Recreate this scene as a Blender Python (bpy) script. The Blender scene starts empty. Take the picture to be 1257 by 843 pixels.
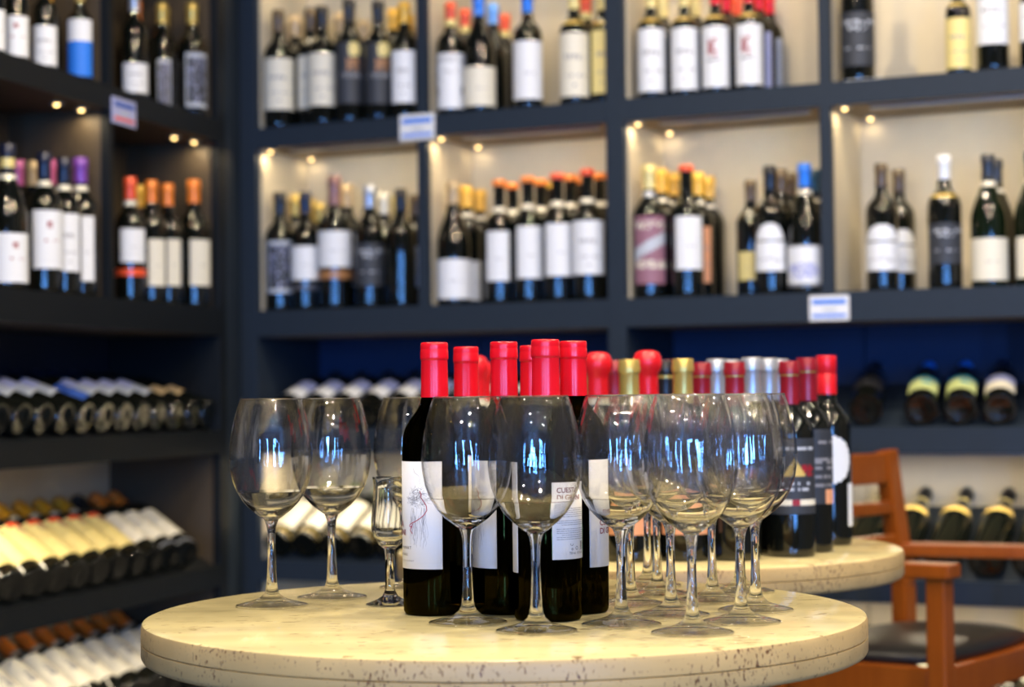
import bpy, bmesh, math, random
from mathutils import Vector, Matrix
R = math.radians
PI = math.pi
random.seed(7)
sc = bpy.context.scene
COL = sc.collection

# ------------------------------------------------------------------ camera
F = 2400.0                       # focal length in pixels of the 1257 px wide frame
EYE = 0.994
CAM = Vector((0, 0, EYE))
PITCH, ROLL = R(1.561), R(-0.6)
CM = Matrix.Rotation(PI/2 + PITCH, 3, 'X') @ Matrix.Rotation(ROLL, 3, 'Z')
cd = bpy.data.cameras.new('camera')
cam = bpy.data.objects.new('camera', cd); COL.objects.link(cam)
cam.matrix_world = Matrix.Translation(CAM) @ CM.to_4x4()
cd.sensor_width = 36.0
cd.lens = 36.0 * F / 1257
cd.clip_start = 0.05
cd.dof.use_dof = True
cd.dof.focus_distance = 2.2
cd.dof.aperture_fstop = cd.lens / 16.5
sc.camera = cam
sc.view_settings.view_transform = 'Standard'
sc.view_settings.look = 'None'
sc.view_settings.gamma = 1.0
sc.view_settings.use_curve_mapping = False
sc.view_settings.exposure = 0.12
sc.cycles.max_bounces = 24
sc.cycles.transmission_bounces = 24
sc.cycles.transparent_max_bounces = 40
sc.cycles.glossy_bounces = 8
sc.cycles.diffuse_bounces = 4
sc.cycles.caustics_refractive = False
sc.cycles.sample_clamp_indirect = 6.0
sc.cycles.use_denoising = True

# ------------------------------------------------------------------ world
w = bpy.data.worlds.new('world'); sc.world = w; w.use_nodes = True
w.node_tree.nodes['Background'].inputs[0].default_value = (0.55, 0.75, 1.0, 1)
w.node_tree.nodes['Background'].inputs[1].default_value = 1.0

# ------------------------------------------------------------------ large lights: daylight at the shop windows, ceiling spots
ROOM_Y = -3.3
WINDOWS = [(-2.60, 0.24, 0.35, 2.40, 160), (-0.50, 0.24, 0.35, 2.40, 180), (1.40, 0.24, 0.20, 2.40, 200), (2.50, 0.22, 0.20, 2.40, 160)]   # x centre, width, z0, z1, watts
def area(name, loc, size, power, color, rot=(0, 0, 0), size_y=None, shape=None, spread=None):
    l = bpy.data.lights.new(name, 'AREA')
    l.shape = shape or ('RECTANGLE' if size_y else 'DISK')
    l.size = size
    if size_y: l.size_y = size_y
    l.energy = power; l.color = color
    if spread: l.spread = spread
    o = bpy.data.objects.new(name, l); COL.objects.link(o)
    o.location = loc; o.rotation_euler = rot
    return o
for (wx, ww, z0, z1, pw) in WINDOWS:
    area('window_daylight', (wx, ROOM_Y - 0.10, (z0 + z1)/2), ww, pw, (0.12, 0.38, 1.0), (PI/2, 0, 0), z1 - z0)
CEIL = 2.85
SPOTS = [(x, y) for y in (-2.1, -1.0, 0.1, 1.2, 2.4) for x in (-0.75, 0.6, 1.95)] + [(0.0, 3.35), (1.1, 3.0)]
WARM = (1.0, 0.83, 0.60)
for (x, y) in SPOTS:
    area('ceiling_light_glow', (x, y, CEIL - 0.012), 0.06, 17.0 if y < 1.5 else 20.0, WARM)

# ------------------------------------------------------------------ materials
MC = {}
def nodes_of(name):
    m = bpy.data.materials.new(name); m.use_nodes = True
    nt = m.node_tree
    return m, nt, nt.nodes['Principled BSDF'], nt.nodes.new, nt.links.new
def mat(name, color, rough=0.5, metal=0.0, noise=0.0, scale=40.0, bump=0.0, coat=0.0, spec=0.5):
    if name in MC: return MC[name]
    m, nt, b, N, L = nodes_of(name)
    b.inputs['Base Color'].default_value = (*color, 1)
    b.inputs['Roughness'].default_value = rough
    b.inputs['Metallic'].default_value = metal
    b.inputs['Specular IOR Level'].default_value = spec
    b.inputs['Coat Weight'].default_value = coat
    tc = N('ShaderNodeTexCoord'); nz = N('ShaderNodeTexNoise')
    nz.inputs['Scale'].default_value = scale; nz.inputs['Detail'].default_value = 4
    L(tc.outputs['Object'], nz.inputs['Vector'])
    mx = N('ShaderNodeMix'); mx.data_type = 'RGBA'
    k = max(noise, 0.02)
    mx.inputs[6].default_value = (*[c*(1-k) for c in color], 1)
    mx.inputs[7].default_value = (*[min(1, c*(1+k)) for c in color], 1)
    L(nz.outputs['Fac'], mx.inputs[0]); L(mx.outputs[2], b.inputs['Base Color'])
    if bump:
        bp = N('ShaderNodeBump'); bp.inputs['Strength'].default_value = bump; bp.inputs['Distance'].default_value = 0.002
        L(nz.outputs['Fac'], bp.inputs['Height']); L(bp.outputs[0], b.inputs['Normal'])
    MC[name] = m
    return m
def emis(name, color, s):
    if name in MC: return MC[name]
    m, nt, b, N, L = nodes_of(name)
    b.inputs['Emission Color'].default_value = (*color, 1); b.inputs['Emission Strength'].default_value = s
    MC[name] = m; return m
def glass(name, color=(1, 1, 1), ior=1.48, rough=0.0):
    if name in MC: return MC[name]
    m = bpy.data.materials.new(name); m.use_nodes = True
    nt = m.node_tree; nt.nodes.clear()
    o = nt.nodes.new('ShaderNodeOutputMaterial'); g = nt.nodes.new('ShaderNodeBsdfGlass')
    g.inputs['Color'].default_value = (*color, 1); g.inputs['IOR'].default_value = ior; g.inputs['Roughness'].default_value = rough
    nt.links.new(g.outputs[0], o.inputs['Surface'])
    MC[name] = m; return m
def thin_glass(name, f0, f1):
    """the thin wall of a goblet: lets light straight through and reflects by Fresnel"""
    m = bpy.data.materials.new(name); m.use_nodes = True
    nt = m.node_tree; nt.nodes.clear(); N = nt.nodes.new; L = nt.links.new
    o = N('ShaderNodeOutputMaterial'); t = N('ShaderNodeBsdfTransparent'); g = N('ShaderNodeBsdfGlossy')
    t.inputs[0].default_value = (0.985, 0.985, 0.985, 1)
    g.inputs['Roughness'].default_value = 0.02
    lw = N('ShaderNodeLayerWeight'); lw.inputs[0].default_value = 0.5
    pw = N('ShaderNodeMath'); pw.operation = 'POWER'; pw.inputs[1].default_value = 4.0; L(lw.outputs['Facing'], pw.inputs[0])
    fr = N('ShaderNodeMath'); fr.operation = 'MULTIPLY_ADD'; fr.inputs[1].default_value = f1; fr.inputs[2].default_value = f0; L(pw.outputs[0], fr.inputs[0])
    tc = N('ShaderNodeTexCoord'); mp = N('ShaderNodeMapping'); mp.inputs['Scale'].default_value = (90, 90, 6)
    nz = N('ShaderNodeTexNoise'); nz.inputs['Scale'].default_value = 1.0
    bp = N('ShaderNodeBump'); bp.inputs['Strength'].default_value = 0.40; bp.inputs['Distance'].default_value = 0.002
    L(tc.outputs['Object'], mp.inputs[0]); L(mp.outputs[0], nz.inputs['Vector']); L(nz.outputs['Fac'], bp.inputs['Height'])
    L(bp.outputs[0], g.inputs['Normal'])
    mx = N('ShaderNodeMixShader')
    L(fr.outputs[0], mx.inputs[0]); L(t.outputs[0], mx.inputs[1]); L(g.outputs[0], mx.inputs[2])
    L(mx.outputs[0], o.inputs['Surface'])
    return m
def travertine(name, base, dark, pit=0.5, vscale=(60, 60, 60), rough=0.18):
    m, nt, b, N, L = nodes_of(name)
    tc = N('ShaderNodeTexCoord')
    n1 = N('ShaderNodeTexNoise'); n1.inputs['Scale'].default_value = 7; n1.inputs['Detail'].default_value = 8
    mp1 = N('ShaderNodeMapping'); mp1.inputs['Scale'].default_value = (0.5, 3.0, 3.0); mp1.inputs['Rotation'].default_value = (0, 0, 0.15)
    L(tc.outputs['Object'], mp1.inputs[0]); L(mp1.outputs[0], n1.inputs['Vector'])
    r1 = N('ShaderNodeValToRGB'); r1.color_ramp.elements[0].position = 0.3; r1.color_ramp.elements[1].position = 0.7
    r1.color_ramp.elements[0].color = (*[c*0.80 for c in base], 1); r1.color_ramp.elements[1].color = (*base, 1)
    L(n1.outputs['Fac'], r1.inputs[0])
    mp2 = N('ShaderNodeMapping'); mp2.inputs['Scale'].default_value = vscale; mp2.inputs['Rotation'].default_value = (0, 0, 0.15)
    L(tc.outputs['Object'], mp2.inputs[0])
    n2 = N('ShaderNodeTexNoise'); n2.inputs['Scale'].default_value = 1.0; n2.inputs['Detail'].default_value = 3; n2.inputs['Roughness'].default_value = 0.6
    L(mp2.outputs[0], n2.inputs['Vector'])
    n3 = N('ShaderNodeTexNoise'); n3.inputs['Scale'].default_value = 9; L(tc.outputs['Object'], n3.inputs['Vector'])
    ad = N('ShaderNodeMath'); ad.operation = 'MULTIPLY_ADD'; ad.inputs[1].default_value = 0.35
    L(n3.outputs['Fac'], ad.inputs[0]); L(n2.outputs['Fac'], ad.inputs[2])
    r2 = N('ShaderNodeValToRGB'); r2.color_ramp.elements[0].position = pit; r2.color_ramp.elements[1].position = pit + 0.035
    r2.color_ramp.elements[0].color = (0, 0, 0, 1); r2.color_ramp.elements[1].color = (1, 1, 1, 1)
    L(ad.outputs[0], r2.inputs[0])
    mx = N('ShaderNodeMix'); mx.data_type = 'RGBA'; mx.inputs[7].default_value = (*dark, 1)
    L(r2.outputs[0], mx.inputs[0]); L(r1.outputs[0], mx.inputs[6]); L(mx.outputs[2], b.inputs['Base Color'])
    bp = N('ShaderNodeBump'); bp.invert = True; bp.inputs['Strength'].default_value = 0.5; bp.inputs['Distance'].default_value = 0.001
    L(r2.outputs[0], bp.inputs['Height']); L(bp.outputs[0], b.inputs['Normal'])
    b.inputs['Roughness'].default_value = rough
    return m
def wood(name, c1, c2):
    m, nt, b, N, L = nodes_of(name)
    tc = N('ShaderNodeTexCoord'); mp = N('ShaderNodeMapping'); mp.inputs['Scale'].default_value = (18, 18, 2.5)
    nz = N('ShaderNodeTexNoise'); nz.inputs['Scale'].default_value = 3; nz.inputs['Detail'].default_value = 6
    L(tc.outputs['Object'], mp.inputs[0]); L(mp.outputs[0], nz.inputs['Vector'])
    r = N('ShaderNodeValToRGB'); r.color_ramp.elements[0].color = (*c1, 1); r.color_ramp.elements[1].color = (*c2, 1)
    L(nz.outputs['Fac'], r.inputs[0]); L(r.outputs[0], b.inputs['Base Color'])
    b.inputs['Roughness'].default_value = 0.32; b.inputs['Specular IOR Level'].default_value = 0.3
    return m

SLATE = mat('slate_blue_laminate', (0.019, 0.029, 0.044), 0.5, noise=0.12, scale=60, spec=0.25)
SLATE_SHADE = mat('slate_grey_laminate', (0.005, 0.007, 0.009), 0.5, noise=0.12, scale=60, spec=0.25)  # same slate laminate, with the left run's shade put into the colour
BEIGE = mat('beige_laminate', (0.62, 0.54, 0.38), 0.6, noise=0.05, scale=30)
NAVY_SHADE = mat('dark_navy_laminate', (0.003, 0.008, 0.022), 0.7, noise=0.08, scale=30)  # same navy panels, darkened to paint in the left wall's shade
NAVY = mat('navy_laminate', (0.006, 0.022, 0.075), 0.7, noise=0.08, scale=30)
BEIGE_DEEP_SHADE = mat('dark_brown_laminate', (0.060, 0.042, 0.022), 0.6, noise=0.08, scale=30)  # beige laminate with the left wall's shade painted into its colour
BEIGE_UNDER_SHADE = mat('brown_laminate', (0.20, 0.145, 0.085), 0.6, noise=0.06, scale=30)  # beige board undersides, their shade put into the colour
DARKGLASS = mat('dark_bottle_glass', (0.004, 0.005, 0.004), 0.035, spec=0.85)
GREENBODY = mat('green_black_bottle_glass', (0.005, 0.010, 0.004), 0.05, spec=0.6)
WINE = mat('red_wine', (0.004, 0.001, 0.001), 0.1)
METAL = mat('brushed_steel', (0.55, 0.55, 0.55), 0.3, 1.0)
INK = mat('grey_print', (0.25, 0.25, 0.27), 0.6)
INKDARK = mat('dark_print', (0.05, 0.045, 0.05), 0.6)
INKRED = mat('dark_red_print', (0.22, 0.015, 0.03), 0.6)
COLS = {
 'white': (0.80, 0.82, 0.84), 'cream': (0.78, 0.74, 0.60), 'yellow': (0.85, 0.74, 0.30), 'black': (0.012, 0.012, 0.014),
 'navy': (0.010, 0.016, 0.045), 'blue': (0.02, 0.20, 0.80), 'light blue': (0.15, 0.38, 0.85), 'teal': (0.02, 0.07, 0.12),
 'red': (0.80, 0.012, 0.022), 'orange-red': (0.85, 0.10, 0.03), 'orange': (0.90, 0.25, 0.03), 'golden yellow': (0.88, 0.50, 0.06),
 'mustard': (0.65, 0.33, 0.02), 'gold': (0.62, 0.45, 0.12), 'tan': (0.52, 0.38, 0.20), 'brown': (0.12, 0.08, 0.04),
 'rose-brown': (0.28, 0.14, 0.12), 'silver': (0.50, 0.54, 0.60), 'dark red': (0.30, 0.010, 0.022), 'purple': (0.20, 0.06, 0.38),
 'pink': (0.60, 0.14, 0.35), 'mauve': (0.30, 0.14, 0.19), 'grey': (0.22, 0.23, 0.25), 'charcoal': (0.03, 0.035, 0.045), 'bronze': (0.38, 0.18, 0.07),
 'pale yellow': (0.82, 0.68, 0.26), 'green': (0.35, 0.48, 0.10), 'turquoise': (0.05, 0.32, 0.40), 'lilac': (0.42, 0.45, 0.70),
 'peach': (0.75, 0.35, 0.18), 'ash': (0.10, 0.10, 0.12), 'pale green': (0.60, 0.68, 0.28), 'deep blue': (0.03, 0.10, 0.45)}
def foil(c): return mat(c.replace(' ', '_').replace('-', '_') + '_foil', COLS[c], 0.28, 0.55 if c in ('gold', 'silver') else 0.12, spec=0.6)
def paper(c): return mat(c.replace(' ', '_').replace('-', '_') + '_paper', COLS[c], 0.55, noise=0.03)

# ------------------------------------------------------------------ helpers
def tag(o, label=None, cat=None, group=None, kind=None):
    if label: o['label'] = label
    if cat: o['category'] = cat
    if group: o['group'] = group
    if kind: o['kind'] = kind
    return o
def empty(name, loc=(0, 0, 0), rz=0.0, s=1.0):
    o = bpy.data.objects.new(name, None); COL.objects.link(o)
    o.empty_display_size = 0.05
    o.location = loc; o.rotation_euler = (0, 0, rz); o.scale = (s, s, s)
    return o
def link(name, me, parent=None):
    o = bpy.data.objects.new(name, me); COL.objects.link(o)
    if parent: o.parent = parent
    return o
def mesh(name, verts, faces, mats, mi=None, smooth=True):
    me = bpy.data.meshes.new(name); me.from_pydata([tuple(v) for v in verts], [], faces)
    for m in (mats if isinstance(mats, (list, tuple)) else [mats]): me.materials.append(m)
    if mi:
        for p, k in zip(me.polygons, mi): p.material_index = k
    if smooth:
        for p in me.polygons: p.use_smooth = True
    me.update()
    return me
def sharp(me, ang=40):
    bm = bmesh.new(); bm.from_mesh(me)
    for e in bm.edges:
        if len(e.link_faces) == 2 and e.calc_face_angle(0) > R(ang): e.smooth = False
    bm.to_mesh(me); bm.free()
    return me
def lathe(name, prof, m, seg=28, close=True):
    """prof: (r, z) from the bottom axis to the top axis"""
    vs, fs = [], []
    rings = []
    for (r, z) in prof:
        if r < 1e-6: vs.append((0, 0, z)); rings.append([len(vs)-1])
        else:
            k0 = len(vs)
            for i in range(seg):
                a = 2*PI*i/seg; vs.append((r*math.cos(a), r*math.sin(a), z))
            rings.append(list(range(k0, k0+seg)))
    for A, B in zip(rings, rings[1:]):
        if len(A) == 1 and len(B) == 1: continue
        for i in range(seg):
            j = (i+1) % seg
            if len(A) == 1: fs.append((A[0], B[j], B[i]))
            elif len(B) == 1: fs.append((A[i], A[j], B[0]))
            else: fs.append((A[i], A[j], B[j], B[i]))
    return sharp(mesh(name, vs, fs, m), 45)
def box_mesh(name, lo, hi, mats, mi=None, bevel=0.0):
    x0, y0, z0 = lo; x1, y1, z1 = hi
    v = [(x0,y0,z0),(x1,y0,z0),(x1,y1,z0),(x0,y1,z0),(x0,y0,z1),(x1,y0,z1),(x1,y1,z1),(x0,y1,z1)]
    f = [(0,3,2,1),(4,5,6,7),(0,1,5,4),(1,2,6,5),(2,3,7,6),(3,0,4,7)]   # bottom, top, front(-y), right, back, left
    me = mesh(name, v, f, mats, mi, smooth=False)
    if bevel:
        bm = bmesh.new(); bm.from_mesh(me)
        bmesh.ops.bevel(bm, geom=list(bm.edges), offset=bevel, segments=2, affect='EDGES', profile=0.6)
        bm.to_mesh(me); bm.free()
    return me
def box(name, lo, hi, mats, parent=None, mi=None, bevel=0.0):
    return link(name, box_mesh(name, lo, hi, mats, mi, bevel), parent)
def beam(name, a, b, wx, wy, m, parent=None, bevel=0.004, side=None):
    """bevelled bar from a to b, wx wide along `side`, wy thick"""
    a, b = Vector(a), Vector(b); d = b - a; z = d.normalized()
    s = Vector(side) if side else (Vector((1, 0, 0)) if abs(z.z) > 0.7 else Vector((0, 0, 1)))
    y = z.cross(s).normalized(); x = y.cross(z).normalized()
    me = box_mesh(name, (-wx/2, -wy/2, 0), (wx/2, wy/2, d.length), m, bevel=bevel)
    M = Matrix((x, y, z)).transposed().to_4x4()
    me.transform(Matrix.Translation(a) @ M)
    return link(name, me, parent)
def ray(px, py):
    return CM @ Vector(((px - 628.5)/F, -(py - 421.5)/F, -1))
def at_depth(px, py, Y):
    d = ray(px, py); return CAM + d*(Y/d.y)
def on_z(px, py, z):
    d = ray(px, py); return CAM + d*((z - EYE)/d.z)
OR_, DR = Vector((-0.671, 4.98, 0)), Vector((0.902, -0.432, 0)).normalized(); NR = Vector((-DR.y, DR.x, 0))
OL_, DL = Vector((-0.708, 4.85, 0)), Vector((-0.273, -0.962, 0)).normalized(); NL = Vector((DL.y, -DL.x, 0))
WALL = {'R': (OR_, DR, NR), 'L': (OL_, DL, NL)}
def on_wall(wl, px, py, off):
    O, D, N = WALL[wl]; d = ray(px, py)
    t = ((O + N*off - CAM).dot(N)) / d.dot(N)
    return CAM + d*t
def wall_pt(wl, s, off, z):
    O, D, N = WALL[wl]; p = O + D*s + N*off; return Vector((p.x, p.y, z))

ORD = ['first','second','third','fourth','fifth','sixth','seventh','eighth','ninth','tenth','eleventh','twelfth','thirteenth','fourteenth','fifteenth','sixteenth','seventeenth','eighteenth']

# ------------------------------------------------------------------ room shell
def struct(name, me): return tag(link(name, me), kind='structure')
FLOORM = mat('grey_stone_floor', (0.09, 0.085, 0.08), 0.35, noise=0.15, scale=5)
WALLM = mat('warm_grey_plaster', (0.07, 0.066, 0.06), 0.8, noise=0.04, scale=20)
CEILM = mat('white_plaster', (0.12, 0.115, 0.11), 0.8, noise=0.03, scale=20)
def prism(name, pts, z0, z1, m):
    n = len(pts); v = [(p[0], p[1], z0) for p in pts] + [(p[0], p[1], z1) for p in pts]
    f = [tuple(range(n))[::-1], tuple(range(n, 2*n))] + [(i, (i+1) % n, n+(i+1) % n, n+i) for i in range(n)]
    return mesh(name, v, f, m, smooth=False)
WB = 0.345   # the walls behind the shelving
cB = wall_pt('R', -0.62, WB, 0); bB = wall_pt('R', 3.6, WB, 0)
cL = wall_pt('L', -0.55, WB, 0); lB = wall_pt('L', 8.6, WB, 0)
struct('floor', prism('floor', [(-4.6, -3.6), (4.4, -3.6), (4.4, 6.4), (-4.6, 6.4)], -0.1, 0.0, FLOORM))
struct('ceiling', prism('ceiling', [(-4.6, -3.6), (4.4, -3.6), (4.4, 6.4), (-4.6, 6.4)], CEIL, CEIL + 0.1, CEILM))
def slab(name, a, b, n, t=0.1, z0=0.0, z1=CEIL):
    a, b, n = Vector(a), Vector(b), Vector(n)*t
    return struct(name, prism(name, [(a.x, a.y), (b.x, b.y), (b.x+n.x, b.y+n.y), (a.x+n.x, a.y+n.y)], z0, z1, WALLM))
slab('wall_back', cB, bB, NR)
slab('wall_left', cL, lB, NL)
slab('wall_right', (bB.x, bB.y, 0), (3.4, ROOM_Y, 0), (1, 0, 0))
# street wall behind the photographer, with three tall windows
def front_wall():
    xs = sorted([(wx - ww/2, wx + ww/2, z0, z1) for wx, ww, z0, z1, p in WINDOWS])
    vs, fs = [], []
    def bx(x0, x1, z0, z1):
        k = len(vs); y0, y1 = ROOM_Y - 0.06, ROOM_Y
        vs.extend([(x0,y0,z0),(x1,y0,z0),(x1,y1,z0),(x0,y1,z0),(x0,y0,z1),(x1,y0,z1),(x1,y1,z1),(x0,y1,z1)])
        fs.extend([tuple(k+i for i in f) for f in [(0,3,2,1),(4,5,6,7),(0,1,5,4),(1,2,6,5),(2,3,7,6),(3,0,4,7)]])
    cur = -4.2
    for (a, b, z0, z1) in xs:
        bx(cur, a, 0, CEIL); bx(a, b, 0, z0); bx(a, b, z1, CEIL); cur = b
    bx(cur, 3.6, 0, CEIL)
    struct('wall_front', mesh('wall_front', vs, fs, WALLM, smooth=False))
front_wall()
FRAMEM = mat('black_window_frame', (0.02, 0.02, 0.022), 0.4)
for k, (wx, ww, z0, z1, p) in enumerate(WINDOWS):
    r_ = tag(empty(f'window_{k+1}', (wx, ROOM_Y - 0.03, z0)), kind='structure')
    H_ = z1 - z0
    for n_, lo, hi in [('window_frame', (-ww/2, -.02, 0), (-ww/2+.04, .02, H_)), ('window_frame', (ww/2-.04, -.02, 0), (ww/2, .02, H_)),
                       ('window_frame', (-ww/2+.04, -.02, 0), (ww/2-.04, .02, .04)), ('window_frame', (-ww/2+.04, -.02, H_-.04), (ww/2-.04, .02, H_)),
                       ('mullion', (-.015, -.015, .04), (.015, .015, H_-.04)), ('mullion', (-ww/2+.04, -.012, H_*.62), (ww/2-.04, .012, H_*.62+.03))]:
        box(n_, lo, hi, FRAMEM, r_)
for (x, y) in SPOTS:
    t = tag(empty('ceiling_light', (x, y, CEIL)), f"recessed ceiling spotlight, {dict(zip((-2.1, -1.0, 0.1, 1.2, 2.4), ('row by the windows', 'second row from windows', 'middle row', 'row over the front table', 'row over the rear table'))).get(y, 'single one near the shelving')}, {'left' if x < -.5 else 'middle' if x < 1 else 'right'}", 'ceiling light', 'recessed ceiling spotlights')
    link('trim_ring', lathe('trim_ring', [(0.045, -0.004), (0.060, -0.008), (0.062, 0.0)], METAL, 20), t)

# ------------------------------------------------------------------ shelving
# levels: (top z, thickness)
LV = {'C': (0.300, 0.050), 'B': (0.589, 0.052), 'A': (0.918, 0.056), 'M': (1.219, 0.066), 'U': (1.684, 0.053), 'T': (2.150, 0.05)}
DEP = 0.30      # racks and uprights
BAY = 0.246     # display bays on the two upper levels
TILT = R(19)
def shelving(wl, uprights, thin, length, slate, label, lining):
    O, D, N = WALL[wl]
    sg = 1 if wl == 'R' else -1
    ang = math.atan2(D.y*sg, D.x*sg)
    root = tag(empty('wine_shelving', (O.x, O.y, 0), ang), label, 'shelving')
    def B(name, s0, s1, y0, y1, z0, z1, mats, mi=None, bevel=0.0):
        a, b = sorted((s0*sg, s1*sg))
        return box(name, (a, y0, z0), (b, y1, z1), mats, root, mi, bevel)
    top = 2.80
    e0, e1 = 0.0, length
    for s, wd in uprights:
        B('upright', s - wd/2, s + wd/2, 0.0, DEP, 0, top, [slate], bevel=0.0015)
    ups = sorted(s for s, wd in uprights); wds = dict(uprights)
    # continuous boards between the main uprights
    for a, b in zip(ups, ups[1:]):
        x0, x1 = a + wds[a]/2, b - wds[b]/2
        for key, (zt, th) in LV.items():
            if key in 'UTM':
                B('shelf_board', x0, x1, 0.0, DEP, zt - th, zt, [slate, BEIGE_UNDER_SHADE if wl == 'R' else BEIGE_DEEP_SHADE], [1, 0, 0, 0, 0, 0])
            else:
                # display rack: upright face board with a sloping shelf behind it
                B('rack_face', x0, x1, 0.0, 0.02, zt - th, zt, [slate])
                aa, bb = sorted((x0*sg, x1*sg)); y1 = DEP; tl = TILT if (key == 'A' or (key, wl) == ('C', 'R')) else R(27); rise = math.tan(tl)*(y1 - 0.02); t = 0.016
                v = [(aa, .02, zt-t), (bb, .02, zt-t), (bb, y1, zt-t+rise), (aa, y1, zt-t+rise), (aa, .02, zt), (bb, .02, zt), (bb, y1, zt+rise), (aa, y1, zt+rise)]
                f = [(0,3,2,1),(4,5,6,7),(0,1,5,4),(1,2,6,5),(2,3,7,6),(3,0,4,7)]
                link('rack_slope', mesh('rack_slope', v, f, [slate, BEIGE], [1, 0, 0, 0, 0, 0], smooth=False), root)
        # plinth
        B('plinth', x0, x1, 0.03, 0.05, 0.0, 0.08, [slate])
        cuts = [x0] + [t for t, wd in thin if x0 < t < x1] + [x1]
        tw = dict(thin)
        for c0, c1 in zip(cuts, cuts[1:]):
            # back panels with a fine joint between neighbouring panels
            for zlo, zhi, m in [(LV['U'][0], 2.10, lining), (LV['M'][0], LV['U'][0] - LV['U'][1], lining), (LV['A'][0] + 0.0, LV['M'][0] - LV['M'][1], NAVY if wl == 'R' else NAVY_SHADE),
                                (LV['B'][0], LV['A'][0], BEIGE), (LV['C'][0], LV['B'][0], BEIGE), (0.08, LV['C'][0], BEIGE)]:
                dp = BAY if zlo >= LV['M'][0] else DEP
                B('back_panel', c0 + 0.002, c1 - 0.002, dp, dp + 0.012, zlo, zhi, [m])
        # beige lining on the uprights' sides above the navy level
        for s_, sd in ((a, 1), (b, -1)):
            q0 = s_ + sd*wds[s_]/2; q1 = q0 + sd*0.004
            for zlo, zhi in ((LV['U'][0], 2.10), (LV['M'][0], LV['U'][0] - LV['U'][1])):
                B('side_lining', q0, q1, 0.022, DEP, zlo, zhi, [lining])
            B('side_lining', q0, q1, 0.022, DEP, 0.09, LV['A'][0] - LV['A'][1], [BEIGE if wl == 'R' else BEIGE_DEEP_SHADE])
        for t_, wd in thin:
            if x0 < t_ < x1:
                for zlo, zhi in ((LV['U'][0], LV['T'][0] - LV['T'][1]), (LV['M'][0], LV['U'][0] - LV['U'][1])):
                    B('divider', t_ - wd/2, t_ + wd/2, 0.0, 0.02, zlo, zhi, [slate])
                    B('divider_lining', t_ - wd/2, t_ + wd/2, 0.02, DEP, zlo, zhi, [lining])
    return root
right = shelving('R', [(-0.0, 0.05), (1.015, 0.045), (2.03, 0.045), (3.04, 0.045)], [(0.506, 0.026), (1.520, 0.026), (2.535, 0.026)], 3.04, SLATE,
                 'slate blue wine shelving with beige lit bays, along the back wall', BEIGE)
left = shelving('L', [(0.02, 0.04), (1.21, 0.045), (2.40, 0.045)], [(0.605, 0.022), (1.805, 0.022)], 2.40, SLATE_SHADE,
                'dark slate wine shelving in shadow along the left wall', BEIGE_DEEP_SHADE)
# corner post closes the angle between the two shelvings
a_ = wall_pt('L', -0.002, 0.0, 0); b_ = wall_pt('R', -0.028, 0.0, 0); c_ = wall_pt('R', -0.028, 0.25, 0); d_ = wall_pt('L', -0.002, 0.25, 0)
cp = link('corner_post', prism('corner_post', [(a_.x, a_.y), (b_.x, b_.y), (c_.x, c_.y), (d_.x, d_.y)], 0, 2.80, SLATE))
tag(cp, 'tall dark slate corner post joining the two runs of wine shelving', 'post')

# LED downlights under the boards
LEDM = mat('led_puck_metal', (0.5, 0.5, 0.48), 0.3, 0.8)
led_me = lathe('led_bezel', [(0.0105, -0.003), (0.0150, -0.004), (0.0160, 0.0)], LEDM, 16)
LENS = emis('warm_led_lens', (1.0, 0.66, 0.22), 7.0); LENS.cycles.emission_sampling = 'NONE'
lens_me = lathe('lamp_lens', [(0, -.0075), (.003, -.007), (.0048, -.005), (.0055, -.003), (.0055, -.001)], LENS, 12)
def led(wl, s, off, zb, power, txt, col=(1.0, 0.80, 0.50), size=0.03):
    p = wall_pt(wl, s, off, zb)
    t = tag(empty('shelf_light', p), txt, 'shelf light', 'small shelf lights')
    link('bezel', led_me, t); link('lamp_lens', lens_me, t)
    area('shelf_light_glow', (p.x, p.y, zb - 0.0120), size, power, col)

bay_fill_strips = []
def strip(wl, s, zb, power, txt, ln=0.3, tilt=0.0, off=0.05):
    p = wall_pt(wl, s, off, zb - 0.003); O, D, N = WALL[wl]; ang = math.atan2(D.y, D.x)
    t = tag(empty('light_strip', (p.x, p.y, zb - .0004), ang), txt, 'light strip', 'rack light strips')
    box('housing', (-ln/2, -.008, -.006), (ln/2, .008, 0), LEDM, t)
    area('strip_glow', (p.x, p.y, zb - 0.0075), ln, power, (1.0, 0.84, 0.58), (tilt, 0, ang), 0.012)
bays_R = [(0.025, 0.493), (0.519, 0.9925), (1.0375, 1.507), (1.533, 2.0075)]
names_R = ['first bay right of the corner post', 'second bay from the corner post', 'third bay from the corner post', 'bay at the far right']
for (s0, s1), nm in zip(bays_R, names_R):
    for zb, pw, lv in ((LV['U'][0]-LV['U'][1], 1.0, 'middle shelf'), (LV['T'][0]-LV['T'][1], 0.8, 'top shelf')):
        led('R', s0 + 0.022, 0.035, zb, pw*0.07, f'front round LED spotlight over the {lv}, {nm}')
        led('R', s0 + 0.030, 0.220, zb, pw*0.022, f'rear round LED spotlight over the {lv}, {nm}')
        bay_fill_strips.append((s0 + s1)/2); strip('R', (s0 + s1)/2 + .02, zb, pw*0.72, f'LED strip over the {lv}, {nm}', 0.36, R(32))  # strip added to light the bay's back panel evenly, not an existing fixture
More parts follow.
